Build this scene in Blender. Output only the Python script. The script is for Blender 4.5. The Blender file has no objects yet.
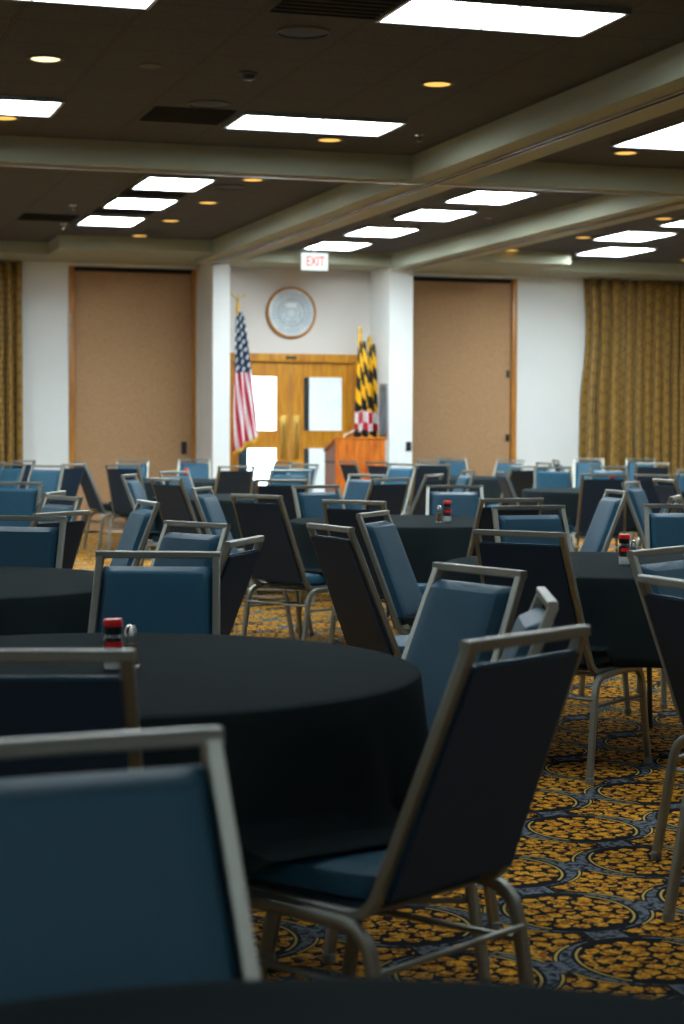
import bpy, bmesh, math, random
from mathutils import Vector, Matrix
C = bpy.context.scene.collection
PI = math.pi
R = math.radians
# ------------------------------------------------------------------ node helpers
def new_mat(name):
    m = bpy.data.materials.new(name); m.use_nodes = True
    nt = m.node_tree
    for n in list(nt.nodes): nt.nodes.remove(n)
    out = nt.nodes.new('ShaderNodeOutputMaterial'); b = nt.nodes.new('ShaderNodeBsdfPrincipled')
    nt.links.new(b.outputs[0], out.inputs[0])
    return m, nt, b
class E:
    """tiny expression builder over shader math nodes"""
    nt = None
    def __init__(s, sock): s.s = sock
    @staticmethod
    def op(kind, *a, clamp=False):
        n = E.nt.nodes.new('ShaderNodeMath'); n.operation = kind; n.use_clamp = clamp
        for i, v in enumerate(a):
            if isinstance(v, E): E.nt.links.new(v.s, n.inputs[i])
            else: n.inputs[i].default_value = v
        return E(n.outputs[0])
    def __add__(s, o): return E.op('ADD', s, o)
    def __radd__(s, o): return E.op('ADD', o, s)
    def __sub__(s, o): return E.op('SUBTRACT', s, o)
    def __rsub__(s, o): return E.op('SUBTRACT', o, s)
    def __mul__(s, o): return E.op('MULTIPLY', s, o)
    def __rmul__(s, o): return E.op('MULTIPLY', o, s)
    def __truediv__(s, o): return E.op('DIVIDE', s, o)
    def lt(s, o): return E.op('LESS_THAN', s, o)
    def gt(s, o): return E.op('GREATER_THAN', s, o)
    def fn(s, k): return E.op(k, s)
def band(x, a, b): return x.gt(a) * x.lt(b)
def ss(x, a, b):
    n = E.nt.nodes.new('ShaderNodeMapRange'); n.interpolation_type = 'SMOOTHSTEP'
    E.nt.links.new(x.s, n.inputs[0]); n.inputs[1].default_value = a; n.inputs[2].default_value = b
    return E(n.outputs[0])
def coords(kind='Object'):
    tc = E.nt.nodes.new('ShaderNodeTexCoord'); sp = E.nt.nodes.new('ShaderNodeSeparateXYZ')
    E.nt.links.new(tc.outputs[kind], sp.inputs[0])
    return tc.outputs[kind], E(sp.outputs[0]), E(sp.outputs[1]), E(sp.outputs[2])
def col(c):
    n = E.nt.nodes.new('ShaderNodeRGB'); n.outputs[0].default_value = (*c, 1); return n.outputs[0]
def mixc(f, a, b):
    n = E.nt.nodes.new('ShaderNodeMix'); n.data_type = 'RGBA'
    if isinstance(f, E): E.nt.links.new(f.s, n.inputs[0])
    else: n.inputs[0].default_value = f
    for i, v in ((6, a), (7, b)):
        if isinstance(v, tuple): n.inputs[i].default_value = (*v, 1)
        else: E.nt.links.new(v, n.inputs[i])
    return n.outputs[2]
def noise(vec, scale, detail=2.0, rough=.5):
    n = E.nt.nodes.new('ShaderNodeTexNoise'); n.inputs['Scale'].default_value = scale
    n.inputs['Detail'].default_value = detail; n.inputs['Roughness'].default_value = rough
    if vec is not None: E.nt.links.new(vec, n.inputs['Vector'])
    return E(n.outputs[0])
def scaled(vec, x, y, z):
    n = E.nt.nodes.new('ShaderNodeMapping'); n.inputs['Scale'].default_value = (x, y, z)
    E.nt.links.new(vec, n.inputs[0]); return n.outputs[0]
def bump(b, h, strength, dist=.01):
    n = E.nt.nodes.new('ShaderNodeBump'); n.inputs['Strength'].default_value = strength
    n.inputs['Distance'].default_value = dist
    E.nt.links.new(h.s, n.inputs['Height']); E.nt.links.new(n.outputs[0], b.inputs['Normal'])
def setc(b, c):
    if isinstance(c, tuple): b.inputs['Base Color'].default_value = (*c, 1)
    else: E.nt.links.new(c, b.inputs['Base Color'])
def simple(name, c, rough=.6, metal=0.0, nscale=None, namt=.15, bmp=0.0, bscale=200, spec=.5, coat=0, emis=None, es=0):
    m, nt, b = new_mat(name); E.nt = nt
    vec, x, y, z = coords()
    if nscale:
        f = noise(vec, nscale, 4)
        setc(b, mixc(f, tuple(v * (1 - namt) for v in c), tuple(min(1, v * (1 + namt)) for v in c)))
    else: setc(b, c)
    b.inputs['Roughness'].default_value = rough; b.inputs['Metallic'].default_value = metal
    b.inputs['Specular IOR Level'].default_value = spec; b.inputs['Coat Weight'].default_value = coat
    if bmp: bump(b, noise(vec, bscale, 3), bmp, .003)
    if emis:
        b.inputs['Emission Color'].default_value = (*emis, 1); b.inputs['Emission Strength'].default_value = es
    return m
M = {}
M['frame'] = simple('champagne_metal', (.32, .325, .29), .38, .85, 60, .08)
M['vinyl'] = simple('blue_vinyl', (.019, .085, .140), .42, 0, 25, .10, .25, 350, .22)
M['shell'] = simple('black_shell', (.016, .036, .068), .55, 0, None, 0, .15, 300, .3)
M['glide'] = simple('grey_glide', (.25, .26, .26), .4)
M['cloth'] = simple('black_tablecloth', (.020, .028, .0305), .9, 0, 8, .12, .25, 700, .03)
M['ply'] = simple('table_board', (.30, .20, .11), .6, 0, 12, .2)
M['steel'] = simple('dark_steel', (.10, .10, .10), .4, .8)
M['wall'] = simple('painted_wall', (.76, .78, .77), .85, 0, 3, .03, .15, 220)
M['wallbeige'] = simple('painted_wall_warm', (.66, .62, .585), .85, 0, 3, .03, .15, 220)
M['wood'] = None
M['chrome'] = simple('chrome', (.7, .7, .7), .18, 1)
M['alum'] = simple('aluminium_track', (.42, .43, .45), .3, .9)
M['blackgap'] = simple('dark_slot', (.012, .012, .012), .9)
M['brass'] = simple('brass', (.62, .40, .10), .35, .9)
M['beam'] = simple('painted_beam', (.35, .365, .265), .75, 0, 2, .05, .1, 150)
M['red'] = simple('red_plastic', (.90, .012, .012), .35)
M['blackp'] = simple('black_plastic', (.012, .012, .013), .35)
M['white'] = simple('white_plastic', (.75, .78, .78), .4)
M['salt'] = simple('white_salt', (.80, .84, .84), .7)
M['pepper'] = simple('ground_pepper', (.22, .15, .06), .8, 0, 400, .4)
M['grille'] = simple('grey_grille', (.11, .105, .095), .7)
def glass_mat(name, c=(1, 1, 1), rough=.02):
    m, nt, b = new_mat(name); E.nt = nt
    b.inputs['Base Color'].default_value = (*c, 1); b.inputs['Roughness'].default_value = rough
    b.inputs['Transmission Weight'].default_value = 1; b.inputs['IOR'].default_value = 1.45
    return m
M['glass'] = glass_mat('clear_glass')
def pane_mat():
    m = bpy.data.materials.new('door_glass'); m.use_nodes = True; nt = m.node_tree; E.nt = nt
    for n in list(nt.nodes): nt.nodes.remove(n)
    out = nt.nodes.new('ShaderNodeOutputMaterial'); t = nt.nodes.new('ShaderNodeBsdfTransparent')
    g = nt.nodes.new('ShaderNodeBsdfGlossy'); g.inputs['Roughness'].default_value = .03
    mx = nt.nodes.new('ShaderNodeMixShader'); mx.inputs[0].default_value = .07
    t.inputs[0].default_value = (.93, .97, .98, 1)
    nt.links.new(t.outputs[0], mx.inputs[1]); nt.links.new(g.outputs[0], mx.inputs[2]); nt.links.new(mx.outputs[0], out.inputs[0])
    return m
M['pane'] = pane_mat()
def emit(name, c, s):
    m = bpy.data.materials.new(name); m.use_nodes = True; nt = m.node_tree
    for n in list(nt.nodes): nt.nodes.remove(n)
    out = nt.nodes.new('ShaderNodeOutputMaterial'); e = nt.nodes.new('ShaderNodeEmission')
    e.inputs[0].default_value = (*c, 1); e.inputs[1].default_value = s
    nt.links.new(e.outputs[0], out.inputs[0]); return m
for nm, s_ in (('far', 46.0), ('mid', 20.0), ('near', 12.5)): M['diffuser_' + nm] = emit('lit_diffuser_' + nm, (.83, .955, 1.0), s_)
M['amber'] = emit('warm_lamp', (1.0, .55, .12), 1.4)
M['amberbright'] = emit('warm_lamp_bright', (1.0, .82, .40), 2.2)
M['day'] = emit('daylight', (.86, .95, 1.0), 6.0)
M['hall_fill'] = emit('hall_fill_lamp', (.9, .96, 1.0), 60.0)
def wood(name, c1, c2, axis='z', rough=.4, sc=9):
    m, nt, b = new_mat(name); E.nt = nt
    vec, x, y, z = coords()
    k = {'z': (sc, sc, .9), 'x': (.9, sc, sc)}[axis]
    f = noise(scaled(vec, *k), 2.2, 6, .65)
    g = ss(f, .32, .68)
    setc(b, mixc(g, c1, c2)); b.inputs['Roughness'].default_value = rough
    b.inputs['Coat Weight'].default_value = .15
    return m
M['oak'] = wood('honey_oak', (.42, .155, .005), (.64, .29, .012))
M['trimwood'] = wood('stained_trim', (.34, .125, .012), (.52, .21, .022))
M['cherry'] = wood('cherry_veneer', (.42, .065, .008), (.80, .24, .022), 'z', .35, 7)
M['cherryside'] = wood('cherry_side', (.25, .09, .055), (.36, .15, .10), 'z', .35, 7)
# tan acoustic fabric
m, nt, b = new_mat('tan_fabric'); E.nt = nt
vec, x, y, z = coords()
f1 = noise(scaled(vec, 40, 40, 260), 1, 3); f2 = noise(scaled(vec, 260, 40, 40), 1, 3)
setc(b, mixc(ss(f1 * .5 + f2 * .5, .35, .65), (.33, .19, .095), (.52, .325, .185)))
b.inputs['Roughness'].default_value = .95; b.inputs['Specular IOR Level'].default_value = .1
bump(b, f1 + f2, .4, .002); M['fabric'] = m
# ceiling tiles
m, nt, b = new_mat('ceiling_tile'); E.nt = nt
vec, x, y, z = coords()
def grid(v, pitch, off, w):
    t = ((v - off) / pitch).fn('FRACT'); d = E.op('MINIMUM', t, 1.0 - t) * pitch
    return d.lt(w)
g = E.op('MAXIMUM', grid(x, .6, 1.86, .006), grid(y, .6, .42, .006))
g2 = E.op('MAXIMUM', grid(x, .6, 1.86, .012), grid(y, .6, .42, .012))
speck = noise(vec, 90, 4, .7)
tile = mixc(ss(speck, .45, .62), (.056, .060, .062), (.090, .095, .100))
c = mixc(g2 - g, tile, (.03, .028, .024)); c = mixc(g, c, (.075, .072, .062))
setc(b, c); b.inputs['Roughness'].default_value = .95; bump(b, speck, .4, .003); M['tile'] = m
# carpet
m, nt, b = new_mat('patterned_carpet'); E.nt = nt
vec, x, y, z = coords()
P = .48
def cell(v, off):
    t = (v - off) / P; return (t - (t + .5).fn('FLOOR')) * P
def polar(ox, oy):
    dx = cell(x, ox); dy = cell(y, oy)
    r = (dx * dx + dy * dy).fn('SQRT'); th = E.op('ARCTAN2', dy, dx)
    return dx, dy, r, th
dx, dy, r, th = polar(2.08, 4.61)
ex, ey, r2, th2 = polar(2.32, 4.85)
wob = (noise(vec, 16, 2) - .5) * .020
def petals(r, th, rings):
    """concentric rings of leaf shapes; returns mask and distance inside a leaf"""
    M_ = None
    for rc, hh, n, ph in rings:
        a = ((th / (2 * PI) * n + ph).fn('FRACT') - .5) * 2.0
        q = (r + wob - rc) * (1 / hh)
        d = a * a * .95 + q * q + a.fn('ABSOLUTE') * q * .5
        v = 1.0 - d
        M_ = v if M_ is None else E.op('MAXIMUM', M_, v)
    return M_
pa = petals(r, th, ((.020, .012, 1, 0), (.058, .027, 6, .1), (.108, .032, 9, .4), (.152, .022, 17, .2)))
pb = petals(r2, th2, ((.020, .012, 1, 0), (.055, .026, 7, .3), (.104, .032, 10, .0), (.152, .027, 15, .3), (.200, .028, 20, .1), (.246, .026, 26, .2), (.29, .025, 30, .0)))
lf = noise(vec, 30, 3, .6); lf2 = noise(vec, 95, 2)
gold = mixc(ss(lf, .42, .58), (.30, .095, .008), (.80, .36, .022))
gold = mixc(ss(lf2, .56, .68), gold, (.95, .62, .13))
def fill(p): return mixc(ss(p + (lf2 - .5) * 1.1 + (lf - .5) * .8, .28, .48), (.012, .011, .012), gold)
inner = fill(pa); outer = fill(pb)
bandn = ss(noise(vec, 44, 3, .6), .40, .56)
bandc = mixc(bandn, (.018, .024, .034), (.165, .19, .23))
s2 = (dy * dy) / (r * r + .0001)
lines = s2.lt(.62)
rr = r + s2 * (-.020)          # thinner band towards the room's depth axis
ro = r + s2 * .016
blunt = E.op('MAXIMUM', ex.fn('ABSOLUTE'), ey.fn('ABSOLUTE'))
c = mixc((ro - .205).gt(.017) * blunt.lt(.192), bandc, (.014, .015, .018))
c = mixc(band(ro, .228, .235) * blunt.lt(.186) * lines, c, (.60, .42, .11))
c = mixc(ro.gt(.240) * blunt.lt(.180), c, outer)
c = mixc(rr.lt(.187), c, (.014, .015, .018))
c = mixc(band(rr, .170, .177) * lines, c, (.60, .42, .11))
c = mixc(rr.lt(.166), c, inner)
setc(b, c); b.inputs['Roughness'].default_value = .9; b.inputs['Specular IOR Level'].default_value = .05
bump(b, noise(vec, 500, 2), .5, .004)
M['carpet'] = m
# curtain damask
m, nt, b = new_mat('gold_damask'); E.nt = nt
vec, x, y, z = coords('UV')
t1 = ((x + y) * 6.0).fn('FRACT'); t2 = ((x - y) * 6.0).fn('FRACT')
ln = E.op('MINIMUM', (t1 - .5).fn('ABSOLUTE'), (t2 - .5).fn('ABSOLUTE'))
setc(b, mixc(ss(ln, .03, .10), (.15, .076, .007), (.29, .155, .016)))
b.inputs['Roughness'].default_value = .6; b.inputs['Sheen Weight'].default_value = .2; M['damask'] = m
# US flag : UV u across, v from bottom(0) to top(1)
m, nt, b = new_mat('stars_and_stripes'); E.nt = nt
vec, x, y, z = coords('UV')
st = ((x * 4.0 + y * 2.0).fn('FRACT')).lt(.52)
cc = mixc(st, (.80, .80, .84), (.50, .008, .035))
su = (x * 3.2 + y * 3.0).fn('FRACT') - .5; sv = (y * 15.0 - x * 1.5).fn('FRACT') - .5
star = (su * su * .55 + sv * sv).fn('SQRT').lt(.24)
cant = mixc(star, (.006, .020, .055), (.62, .66, .70))
cc = mixc((y + x * .06).gt(.57), cc, cant)
setc(b, cc); b.inputs['Roughness'].default_value = .55; M['usflag'] = m
m, nt, b = new_mat('black_gold_flag'); E.nt = nt
vec, x, y, z = coords('UV')
k1 = ((y * 4.2 + x * .9).fn('FRACT')).lt(.5); k2 = (x * 1.3 + y * .3).fn('FRACT').lt(.55)
ck = (k1 - k2).fn('ABSOLUTE')
cc = mixc(ck, (.90, .48, .012), (.006, .008, .010))
q1 = ((y * 5.0 + .2).fn('FRACT')).lt(.5); q2 = (x * 1.5 + .25).fn('FRACT').lt(.5)
lo = mixc((q1 - q2).fn('ABSOLUTE'), (.48, .01, .03), (.70, .70, .70))
cc = mixc(band(y, .19, .37), cc, lo)
setc(b, cc); b.inputs['Roughness'].default_value = .5; M['mdflag'] = m
M['fringe'] = simple('gold_fringe', (.75, .42, .04), .5, 0, 90, .3)
# round plaque relief
m, nt, b = new_mat('plaque_relief'); E.nt = nt
vec, x, y, z = coords()
r = (x * x + z * z).fn('SQRT'); th = E.op('ARCTAN2', z, x)
c = mixc(ss(noise(vec, 9, 3), .4, .62), (.50, .56, .60), (.62, .67, .69))
c = mixc(band(r, .19, .265) * (th * 34.0).fn('COSINE').gt(.1), c, (.38, .46, .52))
c = mixc(band(r, .165, .180), c, (.30, .34, .38))
c = mixc(band(r, .110, .150) * noise(vec, 40, 1).gt(.5), c, (.36, .43, .48))
setc(b, c); b.inputs['Roughness'].default_value = .35; M['plaque'] = m
M['relief'] = simple('plaque_star', (.42, .55, .58), .35)
M['poster'] = simple('poster_print', (.16, .21, .25), .3, 0, 5, .9)
M['darkpost'] = simple('teal_post', (.008, .045, .075), .4)
M['paper'] = simple('paper', (.75, .73, .74), .8)
# ------------------------------------------------------------------ mesh helpers
def bx(bm, x0, x1, y0, y1, z0, z1, bev=0):
    vs = [bm.verts.new(p) for p in ((x0,y0,z0),(x1,y0,z0),(x1,y1,z0),(x0,y1,z0),(x0,y0,z1),(x1,y0,z1),(x1,y1,z1),(x0,y1,z1))]
    fs = [bm.faces.new([vs[i] for i in f]) for f in ((3,2,1,0),(4,5,6,7),(0,1,5,4),(1,2,6,5),(2,3,7,6),(3,0,4,7))]
    if bev:
        es = {e for f in fs for e in f.edges}
        bmesh.ops.bevel(bm, geom=list(es), offset=bev, segments=2, affect='EDGES', profile=.6)
def sweep(bm, pts, hw, hh, side, n=None, rnd=False):
    """sweep a section along pts; side = fixed lateral axis of the section"""
    pts = [Vector(p) for p in pts]; side = Vector(side).normalized(); rings = []
    prof = [(math.cos(2*PI*k/8) * hw, math.sin(2*PI*k/8) * hh) for k in range(8)] if rnd else \
        [(-hw,-hh*.72),(-hw*.78,-hh),(hw*.78,-hh),(hw,-hh*.72),(hw,hh*.72),(hw*.78,hh),(-hw*.78,hh),(-hw,hh*.72)]
    for i, p in enumerate(pts):
        a = (p - pts[i-1]).normalized() if i else None
        c_ = (pts[i+1] - p).normalized() if i < len(pts) - 1 else None
        t = (a + c_).normalized() if a and c_ else (a or c_)
        s_ = (side - t * side.dot(t)).normalized(); nrm = t.cross(s_)
        k = 1 / max(.5, (a + c_).length / 2) if a and c_ else 1
        rings.append([bm.verts.new(p + s_ * u + nrm * v * k) for u, v in prof])
    for r0, r1 in zip(rings, rings[1:]):
        for k in range(8): bm.faces.new((r0[k], r0[(k+1) % 8], r1[(k+1) % 8], r1[k]))
    bm.faces.new(rings[0][::-1]); bm.faces.new(rings[-1])
def lathe(bm, prof, c=(0,0,0), n=32):
    rings = []
    for r, z in prof:
        if r < 1e-6: rings.append([bm.verts.new((c[0], c[1], c[2] + z))])
        else: rings.append([bm.verts.new((c[0] + r*math.cos(2*PI*k/n), c[1] + r*math.sin(2*PI*k/n), c[2] + z)) for k in range(n)])
    for a, b_ in zip(rings, rings[1:]):
        for k in range(n):
            k2 = (k + 1) % n
            if len(a) == 1 and len(b_) > 1: bm.faces.new((a[0], b_[k], b_[k2]))
            elif len(b_) == 1 and len(a) > 1: bm.faces.new((a[k], a[k2], b_[0]))
            elif len(a) > 1: bm.faces.new((a[k], a[k2], b_[k2], b_[k]))
def obj(name, bm, mat, parent=None, smooth=True, loc=None):
    bmesh.ops.recalc_face_normals(bm, faces=bm.faces)
    me = bpy.data.meshes.new(name); bm.to_mesh(me); bm.free()
    if smooth:
        me.shade_smooth()
        me.set_sharp_from_angle(angle=R(38))
    me.materials.append(M[mat] if isinstance(mat, str) else mat)
    o = bpy.data.objects.new(name, me); C.objects.link(o)
    if parent: o.parent = parent
    if loc: o.location = loc
    return o
def thing(name, label, cat, loc=(0,0,0), rz=0, group=None):
    o = bpy.data.objects.new(name, None); C.objects.link(o); o.empty_display_size = .1
    o.location = loc; o.rotation_euler = (0, 0, rz); o['label'] = label; o['category'] = cat
    if group: o['group'] = group
    return o
def tag(o, label, cat, group=None):
    o['label'] = label; o['category'] = cat
    if group: o['group'] = group
    return o
def struct(name, bm, mat, parent=None, smooth=False):
    o = obj(name, bm, mat, parent, smooth)
    if not parent: o['kind'] = 'structure'
    return o
def B(*boxes, bev=0):
    bm = bmesh.new()
    for q in boxes: bx(bm, *q, bev=bev)
    return bm
def dup(root, loc, rz, label):
    r = root.copy(); C.objects.link(r); r.location = loc; r.rotation_euler = (0, 0, rz); r['label'] = label
    for ch in list(root.children):
        c_ = ch.copy(); C.objects.link(c_); c_.parent = r
        for g_ in ch.children:
            d = g_.copy(); C.objects.link(d); d.parent = c_
    return r
CH=[("c1",0.391,1.866,174.4),("c2",0.510,3.549,15.3),("c3",1.139,3.523,-31.6),("c4",0.997,5.199,-160.4),("c5",1.484,4.632,-107.9),("c6",1.333,4.057,-70.7),("c7",2.962,6.613,50.6),("c8",3.567,8.043,-179.4),("c9",3.822,9.737,-4.0),("c10",4.250,11.197,-163.5),("c11",2.943,5.017,145.6),("c12",2.592,4.239,83.4),("c13",4.322,8.069,-166.5),("c14",4.603,10.473,-83.1),("c15",6.205,11.830,132.9),("c16",6.828,14.596,18.9),("c17",7.403,14.320,50.2),("c18",6.852,12.615,92.4),("c18b",4.586,9.711,-55.7),("c19",8.181,15.573,-138.5),("c20a",9.902,21.395,-160.0),("c20b",8.021,16.791,-162.4),("c20c",10.659,21.420,-161.2),("c20d",9.560,19.055,23.4),("c21",7.367,16.660,-165.4),("c22a",8.275,20.595,-130.1),("c22b",6.583,15.191,100.4),("c22c",7.164,17.772,-22.0),("c22d",7.836,19.034,-90.8),("c22e",9.489,20.590,104.5),("c23a",7.812,21.734,8.3),("c23e",8.389,22.214,-166.8),("c23b",6.727,18.769,8.1),("c23c",4.916,14.585,-48.6),("c23d",5.582,15.543,-84.8),("c24a",6.723,20.387,77.9),("c24b",6.862,19.831,69.0),("c24c",6.065,18.381,-119.2),("c24d",4.333,14.181,-124.3),("c24e",4.314,13.606,-23.2),("c24f",3.217,9.504,48.6),("c24g",2.916,7.707,128.1),("c24h",2.477,6.972,80.8),("c25a",5.054,19.656,-107.0),("c25b",5.008,18.417,-123.4),("c25c",4.244,15.661,-148.2),("c25d",3.689,13.459,17.3),("c25e",3.564,11.326,160.4),("c25f",4.302,18.043,-8.6),("c25g",2.958,10.357,57.3),("c25h",1.210,6.357,-58.2),("c25i",1.276,7.054,-118.4),("c26a",3.638,18.851,38.6),("c26b",3.800,20.556,-158.3),("c26c",4.673,21.037,-164.7),("c26d",3.081,14.436,116.8),("c26e",3.565,15.388,142.9),("c26f",3.150,13.598,66.1),("c26g",2.942,11.231,120.0),("c26h",1.450,9.344,-93.8),("c27a",1.390,12.428,-147.9),("c27b",0.827,7.570,-150.4),("c27c",0.960,8.543,-43.7),("c27d",1.151,9.975,-110.1),("c27e",1.215,10.965,-64.6),("c27f",2.316,17.883,-137.2),("c27g",2.675,19.183,-44.3),("c27h",3.526,19.714,81.3),("c27i",1.996,18.716,-116.9),("c27j",2.422,21.069,-41.2),("c27k",1.955,19.891,-123.8)]
EXPO = 0.0
# ------------------------------------------------------------------ room shell
CZ = 3.494; BZ = 3.30; YW = 22.9
XL, XR, YF = -6.0, 14.0, -3.0
struct('floor', B((XL, XR, YF, YW, -.1, 0)), 'carpet')
struct('ceiling', B((XL, XR, YF, YW, CZ, CZ + .1)), 'tile')
struct('wall_left', B((XL - .15, XL, YF, YW, 0, CZ)), 'wall')
struct('wall_right', B((XR, XR + .15, YF, YW, 0, CZ)), 'wall')
struct('wall_front', B((XL - .15, XR + .15, YF - .15, YF, 0, CZ)), 'wall')
struct('wall_back', B((XL - .15, 3.52, YW, YW + .2, 0, CZ), (3.52, 5.13, YW, YW + .2, 3.31, CZ), (7.44, 7.75, YW, YW + .2, 0, CZ), (7.75, 9.50, YW, YW + .2, 3.31, CZ), (9.50, XR + .15, YW, YW + .2, 0, CZ)), 'wall')
struct('wall_entry', B((5.13, 5.47, YW, YW + .2, 0, CZ), (5.47, 7.27, YW, YW + .2, 2.27, CZ), (7.27, 7.44, YW, YW + .2, 0, CZ)), 'wallbeige')
struct('trim_1', B((5.16, 5.375, 22.1, YW, 0, BZ + .05)), 'wall')
struct('trim_2', B((7.44, 7.75, 22.1, YW, 0, BZ + .05)), 'wall')
# ceiling beams
n = 3
def beam(*b, m='beam'):
    global n
    struct('trim_%d' % n, B(*b), m); n += 1
beam((4.90, 5.38, YF, 21.95, BZ, CZ)); beam((7.40, 7.82, YF, 21.95, BZ, CZ)); beam((-1.5, -1.05, YF, 21.95, BZ, CZ)); beam((12.2, 12.6, YF, 21.95, BZ, CZ))
beam((XL, -1.5, 14.02, 14.30, BZ, CZ), (-1.05, 4.90, 14.02, 14.30, BZ, CZ), (5.38, 7.40, 14.02, 14.30, BZ, CZ), (7.82, 12.2, 14.02, 14.30, BZ, CZ), (12.6, XR, 14.02, 14.30, BZ, CZ))
beam((XL, -1.5, 5.7, 6.0, BZ, CZ), (-1.05, 4.90, 5.7, 6.0, BZ, CZ), (5.38, 7.40, 5.7, 6.0, BZ, CZ), (7.82, 12.2, 5.7, 6.0, BZ, CZ), (12.6, XR, 5.7, 6.0, BZ, CZ))
beam((XL, XR, 21.95, YW, BZ + .05, CZ)); beam((3.13, 4.90, 21.05, 21.95, BZ + .05, CZ)); beam((7.82, 9.44, 21.05, 21.95, BZ + .05, CZ))
struct('trim_20', B((5.09, 5.13, YF, 21.9, BZ - .012, BZ), (7.56, 7.60, YF, 21.9, BZ - .012, BZ)), 'blackgap')
struct('trim_21', B((5.075, 5.09, YF, 21.9, BZ - .014, BZ), (5.13, 5.145, YF, 21.9, BZ - .014, BZ), (7.545, 7.56, YF, 21.9, BZ - .014, BZ), (7.60, 7.615, YF, 21.9, BZ - .014, BZ),
                    (XL, 5.07, 14.13, 14.19, BZ - .012, BZ), (5.15, 7.54, 14.13, 14.19, BZ - .012, BZ), (7.62, XR, 14.13, 14.19, BZ - .012, BZ)), 'alum')
struct('baseboard_back', B((XL, 3.44, YW - .015, YW, 0, .10), (9.58, XR, YW - .015, YW, 0, .10)), 'blackp')
struct('baseboard_left', B((XL, XL + .015, YF, YW, 0, .10)), 'blackp')
struct('baseboard_right', B((XR - .015, XR, YF, YW, 0, .10)), 'blackp')
# tan fabric pocket partitions with wooden jambs
def partition(x0, x1, lab, jambs, lock, hinges):
    t = thing('folding_partition', lab, 'partition', ((x0 + x1) / 2, YW, 0))
    cx = (x0 + x1) / 2
    obj('fabric_panel', B((x0 - cx, x1 - cx, .03, .09, .02, 3.25), bev=.004), 'fabric', t)
    obj('track_gap', B((x0 - cx, x1 - cx, .025, .10, 3.255, 3.308)), 'blackgap', t)
    for a, b in jambs: obj('jamb', B((a - cx, b - cx, -.02, .10, 0, 3.308), bev=.004), 'trimwood', t)
    if lock:
        l = obj('latch_plate', B((lock - .035 - cx, lock + .035 - cx, .012, .03, .98, 1.14), bev=.004), 'blackp', t)
    for z in hinges: obj('hinge', B((x1 - .06 - cx, x1 - .015 - cx, .012, .03, z, z + .10), bev=.003), 'blackp', t)
    return t
partition(3.60, 5.08, 'tan fabric partition panel at the left, beside the flag with stars', [(3.525, 3.59), (5.085, 5.125)], 4.98, [])
partition(7.79, 9.42, 'tan fabric partition panel between the right white pillar and gold curtain', [(7.755, 7.78), (9.43, 9.495)], None, [2.0, 1.15])
# entrance doors
fr = struct('door_frame', B((5.47, 5.53, -.03, .16, 0, 2.16), (7.21, 7.27, -.03, .16, 0, 2.16), (5.53, 7.21, .07, .10, 2.12, 2.163), (5.47, 7.27, -.03, .16, 2.163, 2.27), bev=.004), 'oak'); fr.location = (0, YW, 0); fr.name = 'door_1'
obj('closer_plate', B((6.30, 6.44, -.045, -.03, 2.20, 2.235), bev=.003), 'blackp', fr)
def leaf(x0, x1, gx0, gx1, px, nm):
    st = struct(nm, B((x0, gx0, 0, .045, .01, 2.155), (gx1, x1, 0, .045, .01, 2.155), (gx0, gx1, 0, .045, 1.985, 2.155), (gx0, gx1, 0, .045, 1.07, 1.27), (gx0, gx1, 0, .045, .01, .30)), 'oak')
    st.location = (0, YW + .02, 0)
    bd = []
    for z0, z1 in ((.30, 1.07), (1.27, 1.985)):
        bd += [(gx0, gx0 + .015, -.006, 0, z0, z1), (gx1 - .015, gx1, -.006, 0, z0, z1), (gx0 + .015, gx1 - .015, -.006, 0, z0, z0 + .015), (gx0 + .015, gx1 - .015, -.006, 0, z1 - .015, z1)]
        obj('glass_pane', B((gx0, gx1, .018, .026, z0, z1)), 'pane', st)
    obj('bead', B(*bd), 'oak', st)
    obj('push_plate', B((px - .04, px + .04, -.006, -.001, .92, 1.48), bev=.002), 'brass', st)
    bm = bmesh.new(); sweep(bm, [(px, -.006, 1.38), (px, -.05, 1.37), (px, -.05, 1.13), (px, -.006, 1.12)], .009, .009, (1, 0, 0), rnd=True)
    obj('door_handle', bm, 'brass', st)
leaf(5.535, 6.366, 5.66, 6.20, 6.285, 'door_2'); leaf(6.374, 7.205, 6.54, 7.08, 6.455, 'door_3')
# hall behind the doors
struct('floor_hall', B((4.0, 10.5, YW + .2, 27.2, -.1, 0)), 'white')
struct('ceiling_hall', B((4.0, 10.5, YW + .2, 27.2, 2.9, 3.0)), 'wall')
struct('wall_hall_left', B((3.9, 4.0, YW + .2, 27.2, 0, 2.9)), 'wall')
struct('wall_hall_right', B((10.5, 10.6, YW + .2, 27.2, 0, 2.9)), 'wall')
struct('wall_hall_back', B((4.0, 5.6, 27.2, 27.35, 0, 2.9), (7.44, 10.5, 27.2, 27.35, 0, 2.9), (5.6, 7.44, 27.2, 27.35, 2.7, 2.9)), 'wall')
w = struct('window_1', B((5.6, 7.44, 27.26, 27.3, 0, 2.7)), 'day')
obj('window_frame', B((5.6, 5.66, 27.18, 27.25, 0, 2.7), (7.38, 7.44, 27.18, 27.25, 0, 2.7), (5.66, 7.38, 27.18, 27.25, 2.64, 2.7)), 'alum', w)
for x, lab in ((5.80, 'dark teal post in the hall seen through the left glass door'), (6.74, 'dark teal post in the hall seen through the right glass door')):
    wd = .22 if x < 6 else .13
    bm = B((0, wd, 0, .12, .012, 2.3), bev=.01); bx(bm, -.03, wd + .03, -.03, .15, 0, .012)
    tag(obj('hall_post', bm, 'darkpost', loc=(x, 23.75, 0)), lab, 'post', 'posts in the hall')
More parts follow.
